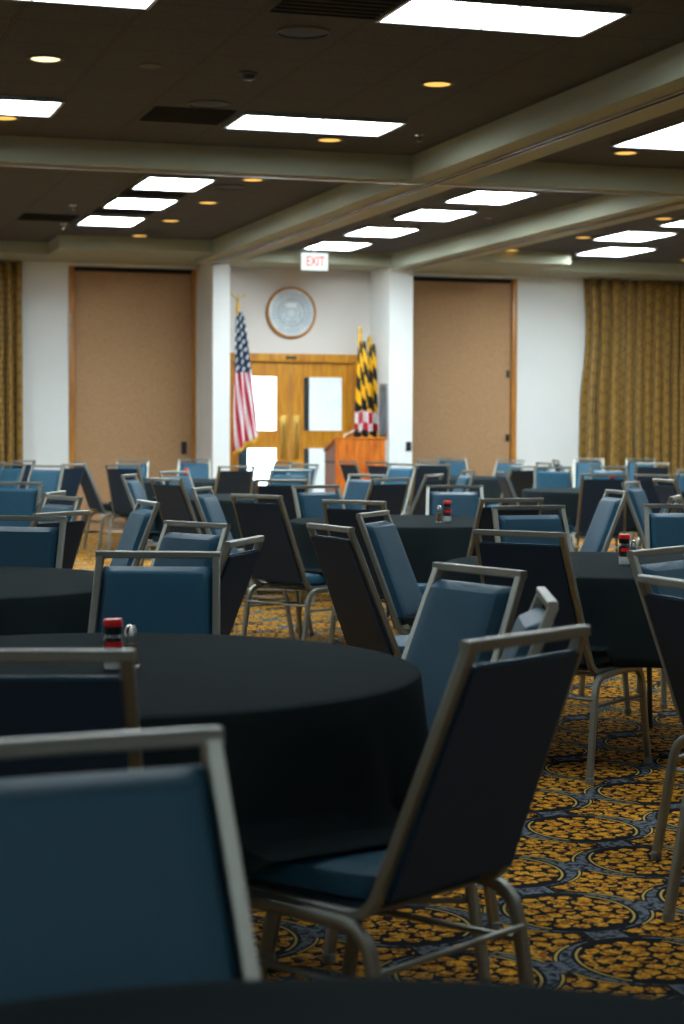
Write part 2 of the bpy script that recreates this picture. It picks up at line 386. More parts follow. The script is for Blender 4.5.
t = thing('hall_fill_lamp', 'unseen ceiling lamp added to brighten the hall beyond the wooden doors', 'ceiling light', (7.6, 25.0, 2.9))  # unseen lamp, added to brighten the hall wall behind the door glass
obj('frame', B((-.75, -.6, -.45, .45, -.03, 0), (.6, .75, -.45, .45, -.03, 0), (-.6, .6, -.45, -.3, -.03, 0), (-.6, .6, .3, .45, -.03, 0)), 'white', t)
obj('diffuser', B((-.6, .6, -.3, .3, -.02, -.005)), 'hall_fill', t)
# plaque over the doors
t = thing('wall_plaque', 'round pale relief plaque in a gold rim above the double doors', 'plaque', (6.37, YW - .001, 2.795))
def disc(r, y0, y1, n=64):
    bm = bmesh.new(); lathe(bm, [(0, y0), (r, y0), (r, y1), (0, y1)], n=n)
    bmesh.ops.rotate(bm, verts=bm.verts, matrix=Matrix.Rotation(R(90), 3, 'X')); return bm
obj('face', disc(.305, 0, .03), 'plaque', t)
bm = bmesh.new(); lathe(bm, [(.300, .0), (.300, .045), (.312, .052), (.330, .045), (.333, 0)], n=64)
bmesh.ops.rotate(bm, verts=bm.verts, matrix=Matrix.Rotation(R(90), 3, 'X')); obj('rim', bm, 'trimwood', t)
bm = bmesh.new()
f0 = [bm.verts.new((math.sin(k*PI/6) * (.105 if k % 2 == 0 else .068), -.034, math.cos(k*PI/6) * (.105 if k % 2 == 0 else .068) - .01)) for k in range(12)]
f1 = [bm.verts.new(v.co + Vector((0, .006, 0))) for v in f0]
bm.faces.new(f0); bm.faces.new(f1[::-1])
for k in range(12): bm.faces.new((f0[k], f0[(k+1) % 12], f1[(k+1) % 12], f1[k]))
obj('star', bm, 'relief', t)
bm = disc(.05, .034, .042, 24); bmesh.ops.translate(bm, verts=bm.verts, vec=(0, 0, -.01)); obj('medallion', bm, 'plaque', t)
bm = bmesh.new()
pr = [(-.085, .10), (-.06, .075), (-.045, .062), (.045, .062), (.06, .075), (.085, .10), (.04, .125), (-.04, .125)]
f0 = [bm.verts.new((x, -.036, z)) for x, z in pr]; f1 = [bm.verts.new((x, -.030, z)) for x, z in pr]
bm.faces.new(f0); bm.faces.new(f1[::-1])
for k in range(8): bm.faces.new((f0[k], f0[(k+1) % 8], f1[(k+1) % 8], f1[k]))
obj('crest', bm, 'white', t)
# exit sign
t = thing('exit_sign', 'lit white exit sign with red letters hanging before the doors', 'exit sign', (6.36, 21.78, BZ))
obj('housing', B((-.165, .165, -.03, .03, -.055, .155), bev=.008), emit('sign_face', (.88, 1, .97), 1.15), t)
obj('hanger', B((-.03, .03, -.015, .015, .155, CZ - BZ - .001)), 'white', t)
cu = bpy.data.curves.new('exit_text', 'FONT'); cu.body = 'EXIT'; cu.size = .17; cu.extrude = .002; cu.align_x = 'CENTER'
to = bpy.data.objects.new('exit_text_tmp', cu); C.objects.link(to)
me = bpy.data.meshes.new_from_object(to.evaluated_get(bpy.context.evaluated_depsgraph_get())); bpy.data.objects.remove(to)
me.materials.clear(); me.materials.append(emit('sign_letters', (1, .03, .03), 1.0))
lo = bpy.data.objects.new('lettering', me); C.objects.link(lo); lo.parent = t; lo.rotation_euler = (R(90), 0, 0); lo.location = (0, -.0325, -.005); lo.scale = (.68, 1, 1)
# poster on the pillar
t = thing('notice_frame', 'narrow framed dark notice on the side of the right white pillar', 'notice', (7.439, 22.29, 1.545))
obj('frame', B((-.02, 0, -.15, .15, -.335, .335), bev=.003), 'alum', t); obj('print', B((-.024, -.021, -.125, .125, -.30, .30)), 'poster', t)
o = obj('switch_plate', B((-.035, .035, -.012, 0, -.06, .06), bev=.003), 'blackp', loc=(7.70, 22.099, 1.09)); tag(o, 'small black wall control on the front of the right white pillar', 'switch')
# ------------------------------------------------------------------ curtains
def curtain(x0, x1, seed, lab):
    rnd = random.Random(seed); W_ = x1 - x0; n = int(W_ * 90); rows = 14; bm = bmesh.new(); uvl = bm.loops.layers.uv.new('UVMap')
    ph = [0]
    for i in range(n): ph.append(ph[-1] + (2*PI / 90) / .15 * (1 + .22 * math.sin(i * .043 + seed) + .18 * math.sin(i * .11)))
    am = [.075 + .024 * math.sin(i * .037 + 1) for i in range(n + 1)]
    g = []
    for j in range(rows + 1):
        t = j / rows; z = 3.33 - t * 3.305; row = []
        for i in range(n + 1):
            u = i / n; y = -.125 + am[i] * (.65 + .5 * t) * math.sin(ph[i] * (1) + .25 * math.sin(t * 3 + i * .01))
            pinch = .06 * math.sin(PI * min(1, t * 2.2)) * (1 if t < .45 else 0) * math.exp(-u * W_ * 3)
            om = .024 * math.sin(2 * ph[i]) * (.8 + .3 * math.sin(i * .02))
            row.append(bm.verts.new((u * W_ - om + pinch - .04 * t * math.exp(-u * W_ * 4), y, z)))
        g.append(row)
    for j in range(rows):
        for i in range(n):
            f = bm.faces.new((g[j][i], g[j+1][i], g[j+1][i+1], g[j][i+1]))
            for l, (a, b_) in zip(f.loops, ((i, j), (i, j+1), (i+1, j+1), (i+1, j))): l[uvl].uv = (a / 90 * 1.7, b_ / rows * 3.26)
    t = thing('curtain', lab, 'curtain', (x0, YW, 0))
    o = obj('drape', bm, 'damask', t); md = o.modifiers.new('s', 'SOLIDIFY'); md.thickness = .004
    obj('curtain_rail', B((-.02, W_ + .02, -.11, -.06, 3.332, 3.347)), 'alum', t)
curtain(10.42, 13.9, 3, 'long pleated gold damask curtain hanging at the right of the back wall')
curtain(-.6, 2.92, 8, 'pleated gold damask curtain at the far left edge of the back wall')
# ------------------------------------------------------------------ ceiling fixtures
def lum(y): return 'diffuser_far' if y > 14.2 else 'diffuser_mid' if y > 7 else 'diffuser_near'
def ceil_light(x, y, w, d, lab, double=False, grp='square ceiling lights'):
    t = thing('ceiling_light', lab, 'ceiling light', (x, y, CZ), 0, grp)
    a, b = w / 2, d / 2; e = .022
    bm = B((-a - e, -a, -b - e, b + e, -.03, -.001), (a, a + e, -b - e, b + e, -.03, -.001), (-a, a, -b - e, -b, -.03, -.001), (-a, a, b, b + e, -.03, -.001))
    if double: bx(bm, -.008, .008, -b, b, -.026, -.001)
    obj('frame', bm, 'alum', t)
    if double:
        obj('diffuser', B((-a, -.008, -b, b, -.018, -.006)), lum(y), t); obj('diffuser', B((.008, a, -b, b, -.018, -.006)), lum(y), t)
    else: obj('diffuser', B((-a, a, -b, b, -.018, -.006)), lum(y), t)
D2 = 'wide ceiling lights'
ceil_light(3.660, 9.07, 1.15, .56, 'wide lit ceiling light at the top edge right of centre, nearest of all', True, D2)
ceil_light(3.70, 12.70, 1.14, .57, 'wide lit ceiling light above the flag, just before the cross beam', True, D2)
ceil_light(1.27, 9.15, 1.16, .57, 'wide ceiling light cut off by the top left edge of the photo', True, D2)
ceil_light(1.27, 12.62, 1.16, .57, 'wide lit ceiling light cut off by the left edge of the photo', True, D2)
for y, q in ((16.15, 'nearest'), (17.66, 'middle'), (19.27, 'farthest')):
    ceil_light(3.405, y, .56, .78, 'square lit ceiling light, %s of the three in the left row' % q)
for y, q in ((16.13, 'nearest'), (17.64, 'second nearest'), (19.35, 'second farthest'), (21.0, 'farthest, right above the exit sign,')):
    ceil_light(6.41, y, .57, .84, 'square lit ceiling light, %s of four in the middle row' % q)
ceil_light(6.42, 12.2, .6, 1.35, 'large lit ceiling light at the right edge, before the cross beam')
ceil_light(9.28, 17.3, .58, .88, 'square lit ceiling light right of the pale beam, cut by the right edge')
ceil_light(9.22, 18.85, .58, .88, 'square lit ceiling light right of the pale beam, second one, whole in view')
ceil_light(9.80, 20.55, .60, .95, 'square lit ceiling light nearest the gold curtain, beside the stepped soffit')
for x, y in ((3.69, 5.45), (1.27, 5.45), (3.69, -1.5), (1.27, -1.5), (-3.2, 1.8), (-1.0, -1.5), (-3.2, 12.6), (-3.2, 9.1), (-3.2, 5.45)):
    ceil_light(x, y, 1.16, .57, 'wide ceiling light outside the photo, over the near part of the room', True, 'wide ceiling lights outside the photo')
for x, y in ((6.42, 8.6), (6.42, 4.8), (9.35, 12.2), (9.35, 8.6), (9.35, 4.8), (12.9, 17.5), (12.9, 12.2), (.2, 16.15), (.2, 19.3), (-3.2, 16.15), (-3.2, 19.3)):
    ceil_light(x, y, .58, .88, 'square ceiling light outside the photo, at the side of the room', False, 'square ceiling lights outside the photo')
def slot(x, y, w, d, lab):
    t = thing('ceiling_vent', lab, 'ceiling vent', (x, y, CZ), 0, 'dark ceiling vents')
    obj('backing', B((-w/2, w/2, -d/2, d/2, -.008, -.001)), 'blackgap', t)
    bm = bmesh.new(); k = 7
    for i in range(k):
        yy = -d/2 + d * (i + .5) / k; bx(bm, -w/2, w/2, yy - .006, yy + .006, -.016, -.008)
    o = obj('louvre', bm, 'blackgap', t)
slot(2.78, 9.12, .56, .57, 'dark square ceiling vent left of the nearest wide ceiling light'); slot(2.78, 12.70, .56, .57, 'dark square ceiling vent left of the wide light before the cross beam')
for y, q in ((16.91, 'near pair'), (18.46, 'far pair')): slot(3.405, y, .58, .50, 'dark vent between the %s of square lights in the left row' % q)
slot(2.75, 19.3, .56, .57, 'dark square ceiling vent left of the farthest light in the left row')
DL = [(1.56, 11.01, 1, 'round lit downlight at upper left, the brightest one'), (4.02, 11.03, 0, 'amber downlight between the two wide ceiling lights'), (4.03, 13.41, 0, 'amber downlight just behind the wide light above the flag'),
 (1.58, 13.19, 0, 'amber downlight at the left edge behind the cut off wide light'), (4.04, 15.77, 0, 'small amber downlight right of the left light row, nearest'), (4.04, 17.51, 0, 'small amber downlight right of the left light row, second'),
 (4.02, 19.16, 0, 'small amber downlight right of the left light row, third'), (4.0, 20.77, 0, 'small amber downlight right of the left light row, farthest'), (6.42, 13.29, 0, 'amber downlight below the large light at the right edge'),
 (8.62, 20.95, 0, 'small amber downlight above the right tan partition'), (8.79, 17.29, 0, 'amber downlight left of the square light cut by the right edge'), (8.80, 19.28, 0, 'amber downlight left of the second light beyond the pale beam'),
 (11.22, 21.40, 0, 'small amber downlight above the gold curtain at the right edge')]
for x, y, br, lab in DL:
    t = thing('downlight', lab, 'downlight', (x, y, CZ), 0, 'round recessed downlights')
    bm = bmesh.new(); lathe(bm, [(.088, -.001), (.112, -.001), (.110, -.010), (.090, -.012), (.088, -.001)]); obj('trim_ring', bm, 'grille', t)
    bm = bmesh.new(); lathe(bm, [(0, -.002), (.088, -.002), (.082, -.008), (0, -.010)]); obj('lamp_lens', bm, 'amberbright' if br else 'amber', t)
for x, y, lab in ((2.8, 9.83, 'round grey ceiling speaker near the top centre'), (2.82, 12.19, 'round dark ceiling speaker beside the vent before the cross beam'), (3.95, 16.3, 'round dark ceiling speaker right of the nearest square light, left row'), (4.12, 20.3, 'round dark ceiling speaker right of the farthest light, left row')):
    t = thing('ceiling_speaker', lab, 'speaker', (x, y, CZ), 0, 'ceiling speakers')
    bm = bmesh.new(); lathe(bm, [(.135, -.001), (.150, -.001), (.148, -.012), (.135, -.016), (.135, -.001)]); obj('rim', bm, 'grille', t)
    bm = bmesh.new(); lathe(bm, [(0, -.010), (.06, -.014), (.10, -.008), (.134, -.008), (.134, -.002), (0, -.002)]); obj('grille', bm, 'shell', t)
bm = bmesh.new(); lathe(bm, [(0, -.001), (.07, -.001), (.068, -.008), (0, -.010)]); tag(obj('blank_plate', bm, 'grille', loc=(2.19, 11.03, CZ)), 'small round blank cap on the ceiling, upper left', 'blank plate')
t = thing('smoke_detector', 'small round smoke detector above the wide light over the flag', 'smoke detector', (2.81, 11.09, CZ))
bm = bmesh.new(); lathe(bm, [(0, -.001), (.062, -.001), (.06, -.012), (.058, -.012)][:3] + [(0, -.013)]); obj('base', bm, 'grille', t)
bm = bmesh.new(); lathe(bm, [(.045, -.013), (.04, -.035), (.03, -.042), (0, -.042)]); obj('chamber', bm, 'blackp', t)
for x, y, lab in ((4.6, 13.0, 'ceiling sprinkler near the crossing of the beams'), (5.75, 15.6, 'ceiling sprinkler left of the second light, middle row'), (7.10, 17.9, 'ceiling sprinkler beside the pale beam, right of the middle row'),
                  (2.84, 18.18, 'ceiling sprinkler left of the left light row'), (7.15, 12.6, 'ceiling sprinkler below the large light at the right edge'), (8.35, 18.9, 'ceiling sprinkler above the right tan partition'), (3.0, 19.9, 'ceiling sprinkler at the farthest light of the left row')):
    t = thing('sprinkler', lab, 'sprinkler', (x, y, CZ), 0, 'ceiling sprinklers')
    bm = bmesh.new(); lathe(bm, [(0, -.001), (.035, -.001), (.032, -.008), (.010, -.010), (.010, -.045), (0, -.045)], n=16); obj('escutcheon', bm, 'chrome', t)
    bm = bmesh.new(); lathe(bm, [(0, -.045), (.02, -.047), (.02, -.052), (0, -.052)], n=16); obj('deflector', bm, 'chrome', t)
# ------------------------------------------------------------------ banquet chair (front = +Y, origin on the floor under the seat)
def rounded(pts, rad, seg=5):
    out = [Vector(pts[0])]
    for i in range(1, len(pts) - 1):
        p = Vector(pts[i]); a = (Vector(pts[i-1]) - p); c_ = (Vector(pts[i+1]) - p)
        r_ = min(rad, a.length * .45, c_.length * .45); a = p + a.normalized() * r_; c_ = p + c_.normalized() * r_
        for k in range(seg + 1):
            t = k / seg; out.append(a * (1-t)**2 + p * 2 * t * (1-t) + c_ * t * t)
    out.append(Vector(pts[-1])); return out
HT = .945
def cushion(hwb, hwt, z0, z1, y_of, th0, th1, nx=16, nz=24):
    """padded back: front pad bulges forward"""
    bm = bmesh.new(); F = []; K = []
    for j in range(nz + 1):
        t = j / nz; z = z0 + (z1 - z0) * t; hw = hwb + (hwt - hwb) * t; rf = []; rk = []
        for i in range(nx + 1):
            s = -1 + 2 * i / nx
            ed = (1 - abs(s) ** 10) * (1 - abs(2*t - 1) ** 22)
            rf.append(bm.verts.new((s * hw, y_of(z) + th0 + (th1 - th0) * ed ** .45 - (.004 if ed < .01 else 0), z)))
            rk.append(bm.verts.new((s * hw, y_of(z) + th0 - .012, z)))
        F.append(rf); K.append(rk)
    for j in range(nz):
        for i in range(nx):
            bm.faces.new((F[j][i], F[j][i+1], F[j+1][i+1], F[j+1][i])); bm.faces.new((K[j][i+1], K[j][i], K[j+1][i], K[j+1][i+1]))
        bm.faces.new((K[j][0], F[j][0], F[j+1][0], K[j+1][0])); bm.faces.new((F[j][nx], K[j][nx], K[j+1][nx], F[j+1][nx]))
    for i in range(nx):
        bm.faces.new((F[nz][i], F[nz][i+1], K[nz][i+1], K[nz][i])); bm.faces.new((F[0][i+1], F[0][i], K[0][i], K[0][i+1]))
    return bm
YB = lambda z: -.195 - .205 * (z - .42) / (HT - .42)          # centre line of the uprights
XU = lambda z: .202 - .0235 * (z - .42) / (HT - .42)
def make_chair(loc, rz, label):
    t = thing('banquet_chair', label, 'chair', loc, rz, 'banquet chairs around the round tables')
    bm = bmesh.new()
    for s in (-1, 1):
        p = rounded([(s * .202, .16, .405), (s * .202, -.185, .405), (s * XU(HT), YB(HT), HT - .012)], .055, 7)
        sweep(bm, p, .0120, .0115, (1, 0, 0))
    a = R(90) ; zt = HT - .011; yt = YB(HT) + .002
    v0 = len(bm.verts)
    sweep(bm, [(-.1925, yt, zt), (.1925, yt, zt)], .0115, .011, (0, 1, -.0))
    obj('back_frame', bm, 'frame', t)
    z0, z1 = .475, .898
    bk = obj('backrest', cushion(.187, .1655, z0, z1, YB, -.002, .038), 'vinyl', t)
    bm = bmesh.new()
    q = []
    for z in (z0 - .03, z0, (z0 + z1) / 2, z1 - .006):
        q.append([bm.verts.new((sx * (XU(z) - .0125), YB(z) + yy, z)) for sx, yy in ((-1, -.0145), (1, -.0145), (1, -.024), (-1, -.024))])
    for r0, r1 in zip(q, q[1:]):
        for k in range(4): bm.faces.new((r0[k], r0[(k+1) % 4], r1[(k+1) % 4], r1[k]))
    bm.faces.new(q[0][::-1]); bm.faces.new(q[-1])
    # filler core between shell and pad
    o = obj('back_shell', bm, 'shell', bk, smooth=False); o['label'] = 'black back of the backrest'
    # seat
    bm = bmesh.new(); n = 40; rings = []
    def sq(k, hw, y0, y1, z, e=5):
        an = 2*PI*k/n; cx, sy = math.cos(an), math.sin(an)
        u = math.copysign(abs(cx) ** (2/e), cx); v = math.copysign(abs(sy) ** (2/e), sy)
        w = hw * (1 + .06 * v)
        return bm.verts.new((u * w, (y0 + y1)/2 + v * (y1 - y0)/2, z - (.012 * max(0, v) ** 6)))
    for hw, y0, y1, z in ((.175, -.17, .225, .421), (.188, -.185, .235, .430), (.190, -.187, .240, .455), (.180, -.180, .232, .472), (.150, -.150, .20, .478), (.08, -.08, .12, .481)):
        rings.append([sq(k, hw, y0, y1, z) for k in range(n)])
    for r0, r1 in zip(rings, rings[1:]):
        for k in range(n): bm.faces.new((r0[k], r0[(k+1) % n], r1[(k+1) % n], r1[k]))
    bm.faces.new(rings[-1]); bm.faces.new(rings[0][::-1])
    st = obj('seat', bm, 'vinyl', t)
    obj('seat_pan', B((-.172, .172, -.165, .215, .408, .420), bev=.003), 'shell', st, smooth=False)
    for s in (-1, 1):
        X = s * .2285
        rear = rounded([(X + s*.008, -.268, .018), (X, -.205, .392), (X, .0, .398)], .07, 6)
        front = rounded([(X + s*.006, .262, .018), (X, .195, .392), (X, .0, .398)], .07, 6)
        for nm, p in (('rear', rear), ('front', front)):
            bm = bmesh.new(); sweep(bm, p, .0115, .0125, (1, 0, 0)); lg = obj('leg', bm, 'frame', t)
            bm = bmesh.new(); c0 = p[0]; lathe(bm, [(0, 0), (.015, 0), (.0165, .006), (.0165, .022), (.0125, .026), (0, .026)], (c0.x, c0.y, 0), 12); obj('glide', bm, 'glide', lg)
        bm = bmesh.new(); sweep(bm, [(X, -.236, .285), (X, .216, .275)], .007, .007, (1, 0, 0), rnd=True); obj('side_stretcher', bm, 'frame', t)
    for y in (-.12, .13):
        bm = bmesh.new(); sweep(bm, [(-.228, y, .392), (.228, y, .392)], .008, .008, (0, 1, 0), rnd=True); obj('cross_rail', bm, 'frame', t)
    bm = bmesh.new(); sweep(bm, [(-.2285, -.228, .312), (.2285, -.228, .312)], .007, .007, (0, 1, 0), rnd=True); obj('cross_rail', bm, 'frame', t)
    return t
LB = {
'c1': 'blue banquet chair at the bottom left corner, nearest of all, its padded front showing',
'c2': 'dark-backed chair at the left edge, pushed against the near large table',
'c3': 'large dark-backed chair right of the near large table, its whole leg frame showing',
'c4': 'blue chair facing us straight behind the near table with red-capped jar',
'c5': 'blue chair turned left behind the right rim of the near large table',
'c6': 'blue chair seen edge-on just above the large near right dark chair',
'c7': 'dark-backed chair before the right table, its bright rear leg on open carpet',
'c8': 'blue-fronted chair facing us right behind the dark chair of the right table',
'c9': 'dark-backed chair between the middle table and the blue chair facing us',
'c10': 'blue chair facing us behind the salt and pepper of the middle table',
'c11': 'blue-padded chair at the right edge whose frame corner touches the red-capped shaker',
'c12': 'dark-backed chair at the right edge, nearest on that side, facing right',
'c13': 'blue chair facing us at the right edge behind the right table',
'c14': 'blue chair leaning into an upturned V with its neighbour, left one, right table',
'c15': 'blue chair of the upturned V at right, its right half, facing right',
'c16': 'tall dark-backed chair below the gold curtain edge, left of the upturned V',
'c17': 'dark-backed chair at right below the curtain, partly behind the V of chairs',
'c18': 'small dark-backed chair turned right near the right edge, below the curtain',
'c18b': 'chair seen edge-on near the right edge, only a bright bar end showing',
'c19': 'blue chair cut off by the right edge below the gold curtain',
'c20a': 'far blue chair facing us at the left edge of the gold curtain',
'c20b': 'blue chair with just its grey top bar above a dark back, below curtain',
'c20c': 'far blue chair facing us under the middle of the gold curtain',
'c20d': 'far dark-backed chair overlapping a blue one below the gold curtain',
'c21': 'blue chair facing us behind the small round table before the white wall',
'c22a': 'far blue chair turned left below the wooden edge of the right partition',
'c22b': 'chair seen edge-on with a slanting frame, left of the white wall chairs',
'c22c': 'dark-backed far chair below the white wall beside the right partition',
'c22d': 'tiny far chair with a thin empty frame against the white wall',
'c22e': 'tiny dark chair edge sticking up against the white wall left of curtain',
'c23a': 'dark-backed chair farthest back against the right tan partition, left one',
'c23e': 'light-barred chair farthest back against the right tan partition, right one',
'c23b': 'dark-backed chair right of the pillar in front of the right partition',
'c23c': 'dark-backed chair turned left with a steep frame, behind the middle table',
'c23d': 'narrow blue chair in profile below the right tan partition',
'c24a': 'small dark-backed chair in front of the lectern, left of two',
'c24b': 'small dark-backed chair in front of the lectern, right of two',
'c24c': 'far blue chair at the foot of the right white pillar',
'c24d': 'blue chair turned left right below the lectern, before two dark chairs',
'c24e': 'dark-backed chair below the lectern, overlapping the blue one left of it',
'c24f': 'dark-backed chair on the left side of the middle table, below the lectern',
'c24g': 'blue chair facing right between two dark-backed chairs at the picture centre',
'c24h': 'dark-backed chair standing just behind the near large table rim at centre',
'c25a': 'far blue chair low in front of the double doors, left one',
'c25b': 'far blue chair in front of the double doors, turned left, right one',
'c25c': 'blue chair facing us below the double doors with a pale square frame',
'c25d': 'dark-backed chair below the double doors, partly behind a blue one',
'c25e': 'blue chair facing us left of the middle table, below the doors',
'c25f': 'dark-backed chair below the striped flag',
'c25g': 'dark-backed chair at left centre standing whole on the bright carpet',
'c25h': 'dark-backed chair turned left just right of the blue chair behind the near table',
'c25i': 'blue chair turned left half hidden behind the blue chair facing us',
'c26a': 'dark-backed chair at the left foot of the left tan partition',
'c26b': 'far blue chair facing us in the middle of the left tan partition',
'c26c': 'far blue chair facing us at the foot of the left pillar',
'c26d': 'narrow blue chair in profile in front of the left tan partition, facing right',
'c26e': 'blue chair mostly hidden behind a dark-backed one below the left partition',
'c26f': 'dark-backed chair turned right below the right side of the left partition',
'c26g': 'slanted blue chair left of the dark-backed chair on the bright carpet',
'c26h': 'slanted blue chair in profile facing left, on the bright carpet at left',
'c27a': 'blue chair facing us at the left edge, second row behind the left table',
'c27b': 'blue chair facing us at the left edge, right behind the left table',
'c27c': 'dark-backed chair with a bright slanting bar beside the left table chair',
'c27d': 'small blue chair turned left behind the slanting bright bar at left',
'c27e': 'chair at left with only a short bright bar and dark side showing',
'c27f': 'blue chair below the left white wall, turned left',
'c27g': 'dark-backed chair at the left wooden edge of the left tan partition',
'c27h': 'dark chair in profile facing right before the left tan partition, legs showing',
'c27i': 'far blue chair at the left below the edge of the left curtain',
'c27j': 'far dark-backed chair below the left white wall, behind a blue one',
'c27k': 'far blue chair cut off by the left edge under the left curtain',
}
first = None
for nm, x, y, a in CH:
    lab = LB[nm]
    if first is None: first = make_chair((x, y, 0), -R(a), lab)
    else: dup(first, (x, y, 0), -R(a), lab)
# ------------------------------------------------------------------ round tables and cloths
TR = .762
def leg_mesh(bm, x, y):
    sweep(bm, [(x, y, 0), (x * .85, y * .85, .70)], .012, .012, (1, 0, 0), rnd=True)
def seat_hit(px, py, pz):
    for nm, x, y, a in CH:
        dx, dy = px - x, py - y
        if dx*dx + dy*dy > .25: continue
        an = R(a); lx = dx * math.cos(an) - dy * math.sin(an); ly = dx * math.sin(an) + dy * math.cos(an)
        if abs(lx) < .215 and -.20 < ly < .252 and pz < .49:
            return 'lift'
    return None
def table(x, y, seed, where, cloth_where):
    t = thing('round_table', 'round banquet table hidden under the black cloth ' + where, 'table', (x, y, 0), 0, 'round banquet tables')
    bm = bmesh.new(); lathe(bm, [(0, .722), (TR - .01, .722), (TR - .002, .730), (TR - .002, .742), (TR - .01, .748), (0, .748)], n=64); obj('tabletop', bm, 'ply', t)
    for k in range(4):
        bm = bmesh.new(); an = PI/4 + k * PI/2; leg_mesh(bm, .36 * math.cos(an), .36 * math.sin(an)); obj('leg', bm, 'steel', t)
    rnd = random.Random(seed); n = 240; bm = bmesh.new()
    fl = [(rnd.randint(5, 22), rnd.uniform(0, 6.28), rnd.uniform(.3, 1)) for _ in range(6)]
    wv = [rnd.uniform(0, 6.28) for _ in range(3)]
    prof = [(.0, .7515, 0), (.25, .7515, 0), (.5, .7515, 0), (.72, .7515, 0), (TR - .004, .7512, 0), (TR + .003, .7480, 0), (TR + .006, .741, 0), (TR + .008, .72, .05), (TR + .012, .68, .15), (TR + .016, .63, .3), (TR + .02, .58, .5), (TR + .024, .53, .7), (TR + .028, .48, .88), (TR + .03, .445, .97), (TR + .032, .405, 1)]
    rings = []
    for r, z, f in prof:
        if r == 0: rings.append([bm.verts.new((0, 0, z))]); continue
        ring = []
        for k in range(n):
            an = 2*PI*k/n; s = sum(w * math.sin(m * an + p + .25 * f * math.sin(3 * an + wv[0])) for m, p, w in fl) / 2.6
            rr = r + f * (.028 * s + .022 * max(0, s)); zz = z + f * .008 * math.sin(2 * an + wv[1])
            px, py = rr * math.cos(an), rr * math.sin(an)
            hit = seat_hit(x + px, y + py, zz) if f > 0 else None
            if hit:
                k_ = (rr + (.494 - zz) * 1.9) / rr; zz = .490 + .005 * (1 - f); px *= k_; py *= k_
            ring.append(bm.verts.new((px, py, zz)))
        rings.append(ring)
    for a, b_ in zip(rings, rings[1:]):
        for k in range(n):
            k2 = (k + 1) % n
            if len(a) == 1: bm.faces.new((a[0], b_[k], b_[k2]))
            else: bm.faces.new((a[k], a[k2], b_[k2], b_[k]))
    o = obj('tablecloth', bm, 'cloth', loc=(x, y, 0)); md = o.modifiers.new('s', 'SOLIDIFY'); md.thickness = .0015; md.offset = 1
    tag(o, 'black cloth on the ' + cloth_where, 'tablecloth', 'black tablecloths')
TB = [(.36, 1.09, 'at the very bottom edge', 'table at the bottom edge, only its dark rim in view'),
 (.735, 4.345, 'of the near large table', 'near large table with the red-capped jar, left centre'),
 (3.459, 7.123, 'of the right table', 'right table with one red-capped glass shaker'),
 (3.787, 10.776, 'of the middle table', 'middle table carrying a pepper glass and red-capped jar'),
 (.546, 6.95, 'at the left edge', 'left edge table behind the near large one'),
 (3.72, 14.72, 'left of the picture centre', 'table left of centre between dark-backed chairs, below the doors'),
 (4.247, 19.448, 'below the left partition', 'far table with a red cap, below the left tan partition'),
 (7.411, 15.702, 'before the white wall at right', 'small far table before the white wall, at right'),
 (7.475, 20.158, 'below the right partition', 'far table at the foot of the right tan partition')]
for i, (x, y, a, b_) in enumerate(TB): table(x, y, 11 + i * 7, a, b_)
# ------------------------------------------------------------------ shakers
TZ = .7535
def redcap(x, y, lab, s=1.0):
    t = thing('spice_shaker', lab, 'shaker', (x, y, TZ), 0, 'red-capped shakers on the tables')
    bm = bmesh.new(); lathe(bm, [(0, 0), (.021*s, 0), (.023*s, .004*s), (.023*s, .030*s), (0, .030*s)], n=24); obj('salt_fill', bm, 'salt', t)
    bm = bmesh.new(); lathe(bm, [(.0236*s, .0305*s), (.0236*s, .075*s), (.018*s, .088*s), (0, .088*s), (0, .0305*s)], n=24); obj('jar', bm, 'glass', t)
    bm = bmesh.new(); lathe(bm, [(.0243*s, .036*s), (.0243*s, .072*s), (.0238*s, .072*s), (.0238*s, .036*s), (.0243*s, .036*s)], n=24)
    bmesh.ops.delete(bm, geom=[f for f in bm.faces if f.calc_center_median().x > .012*s], context='FACES'); obj('label_band', bm, 'blackp', t)
    bm = bmesh.new(); lathe(bm, [(.0246*s, .055*s), (.0246*s, .070*s), (.0244*s, .070*s), (.0244*s, .055*s), (.0246*s, .055*s)], n=24)
    bmesh.ops.delete(bm, geom=[f for f in bm.faces if f.calc_center_median().y > -.012*s], context='FACES'); obj('label_patch', bm, 'red', t)
    bm = bmesh.new(); lathe(bm, [(0, .0885*s), (.0225*s, .0885*s), (.0235*s, .094*s), (.0235*s, .108*s), (0, .108*s)], n=24); obj('collar', bm, 'blackp', t)
    bm = bmesh.new(); lathe(bm, [(0, .1085*s), (.0245*s, .1085*s), (.025*s, .112*s), (.025*s, .122*s), (.022*s, .127*s), (0, .128*s)], n=24); obj('lid', bm, 'red', t)
def shaker(x, y, fill, lab, nm):
    t = thing(nm, lab, 'shaker', (x, y, TZ), 0, 'glass shakers on the tables')
    bm = bmesh.new(); lathe(bm, [(0, 0), (.021, 0), (.0225, .004), (.019, .03), (.0145, .070), (0, .070)], n=12); obj('glass_body', bm, 'glass', t)
    bm = bmesh.new(); lathe(bm, [(0, .006), (.017, .006), (.0155, .03), (.0125, .055), (0, .055)], n=12); obj('contents', bm, fill, t)
    bm = bmesh.new(); lathe(bm, [(0, .0702), (.0150, .0702), (.0155, .085), (.011, .098), (0, .102)], n=20); obj('cap', bm, 'chrome', t)
redcap(.768, 4.325, 'jar with red lid on the near large table, left of the salt shaker', .93)
shaker(.814, 4.345, 'pepper', 'glass shaker with chrome cap beside the red-lidded jar, near large table', 'pepper_shaker')
redcap(3.444, 7.10, 'red-lidded jar alone on the right table')
shaker(3.495, 7.125, 'salt', 'clear glass shaker half hidden behind the red-lidded jar, right table', 'salt_shaker')
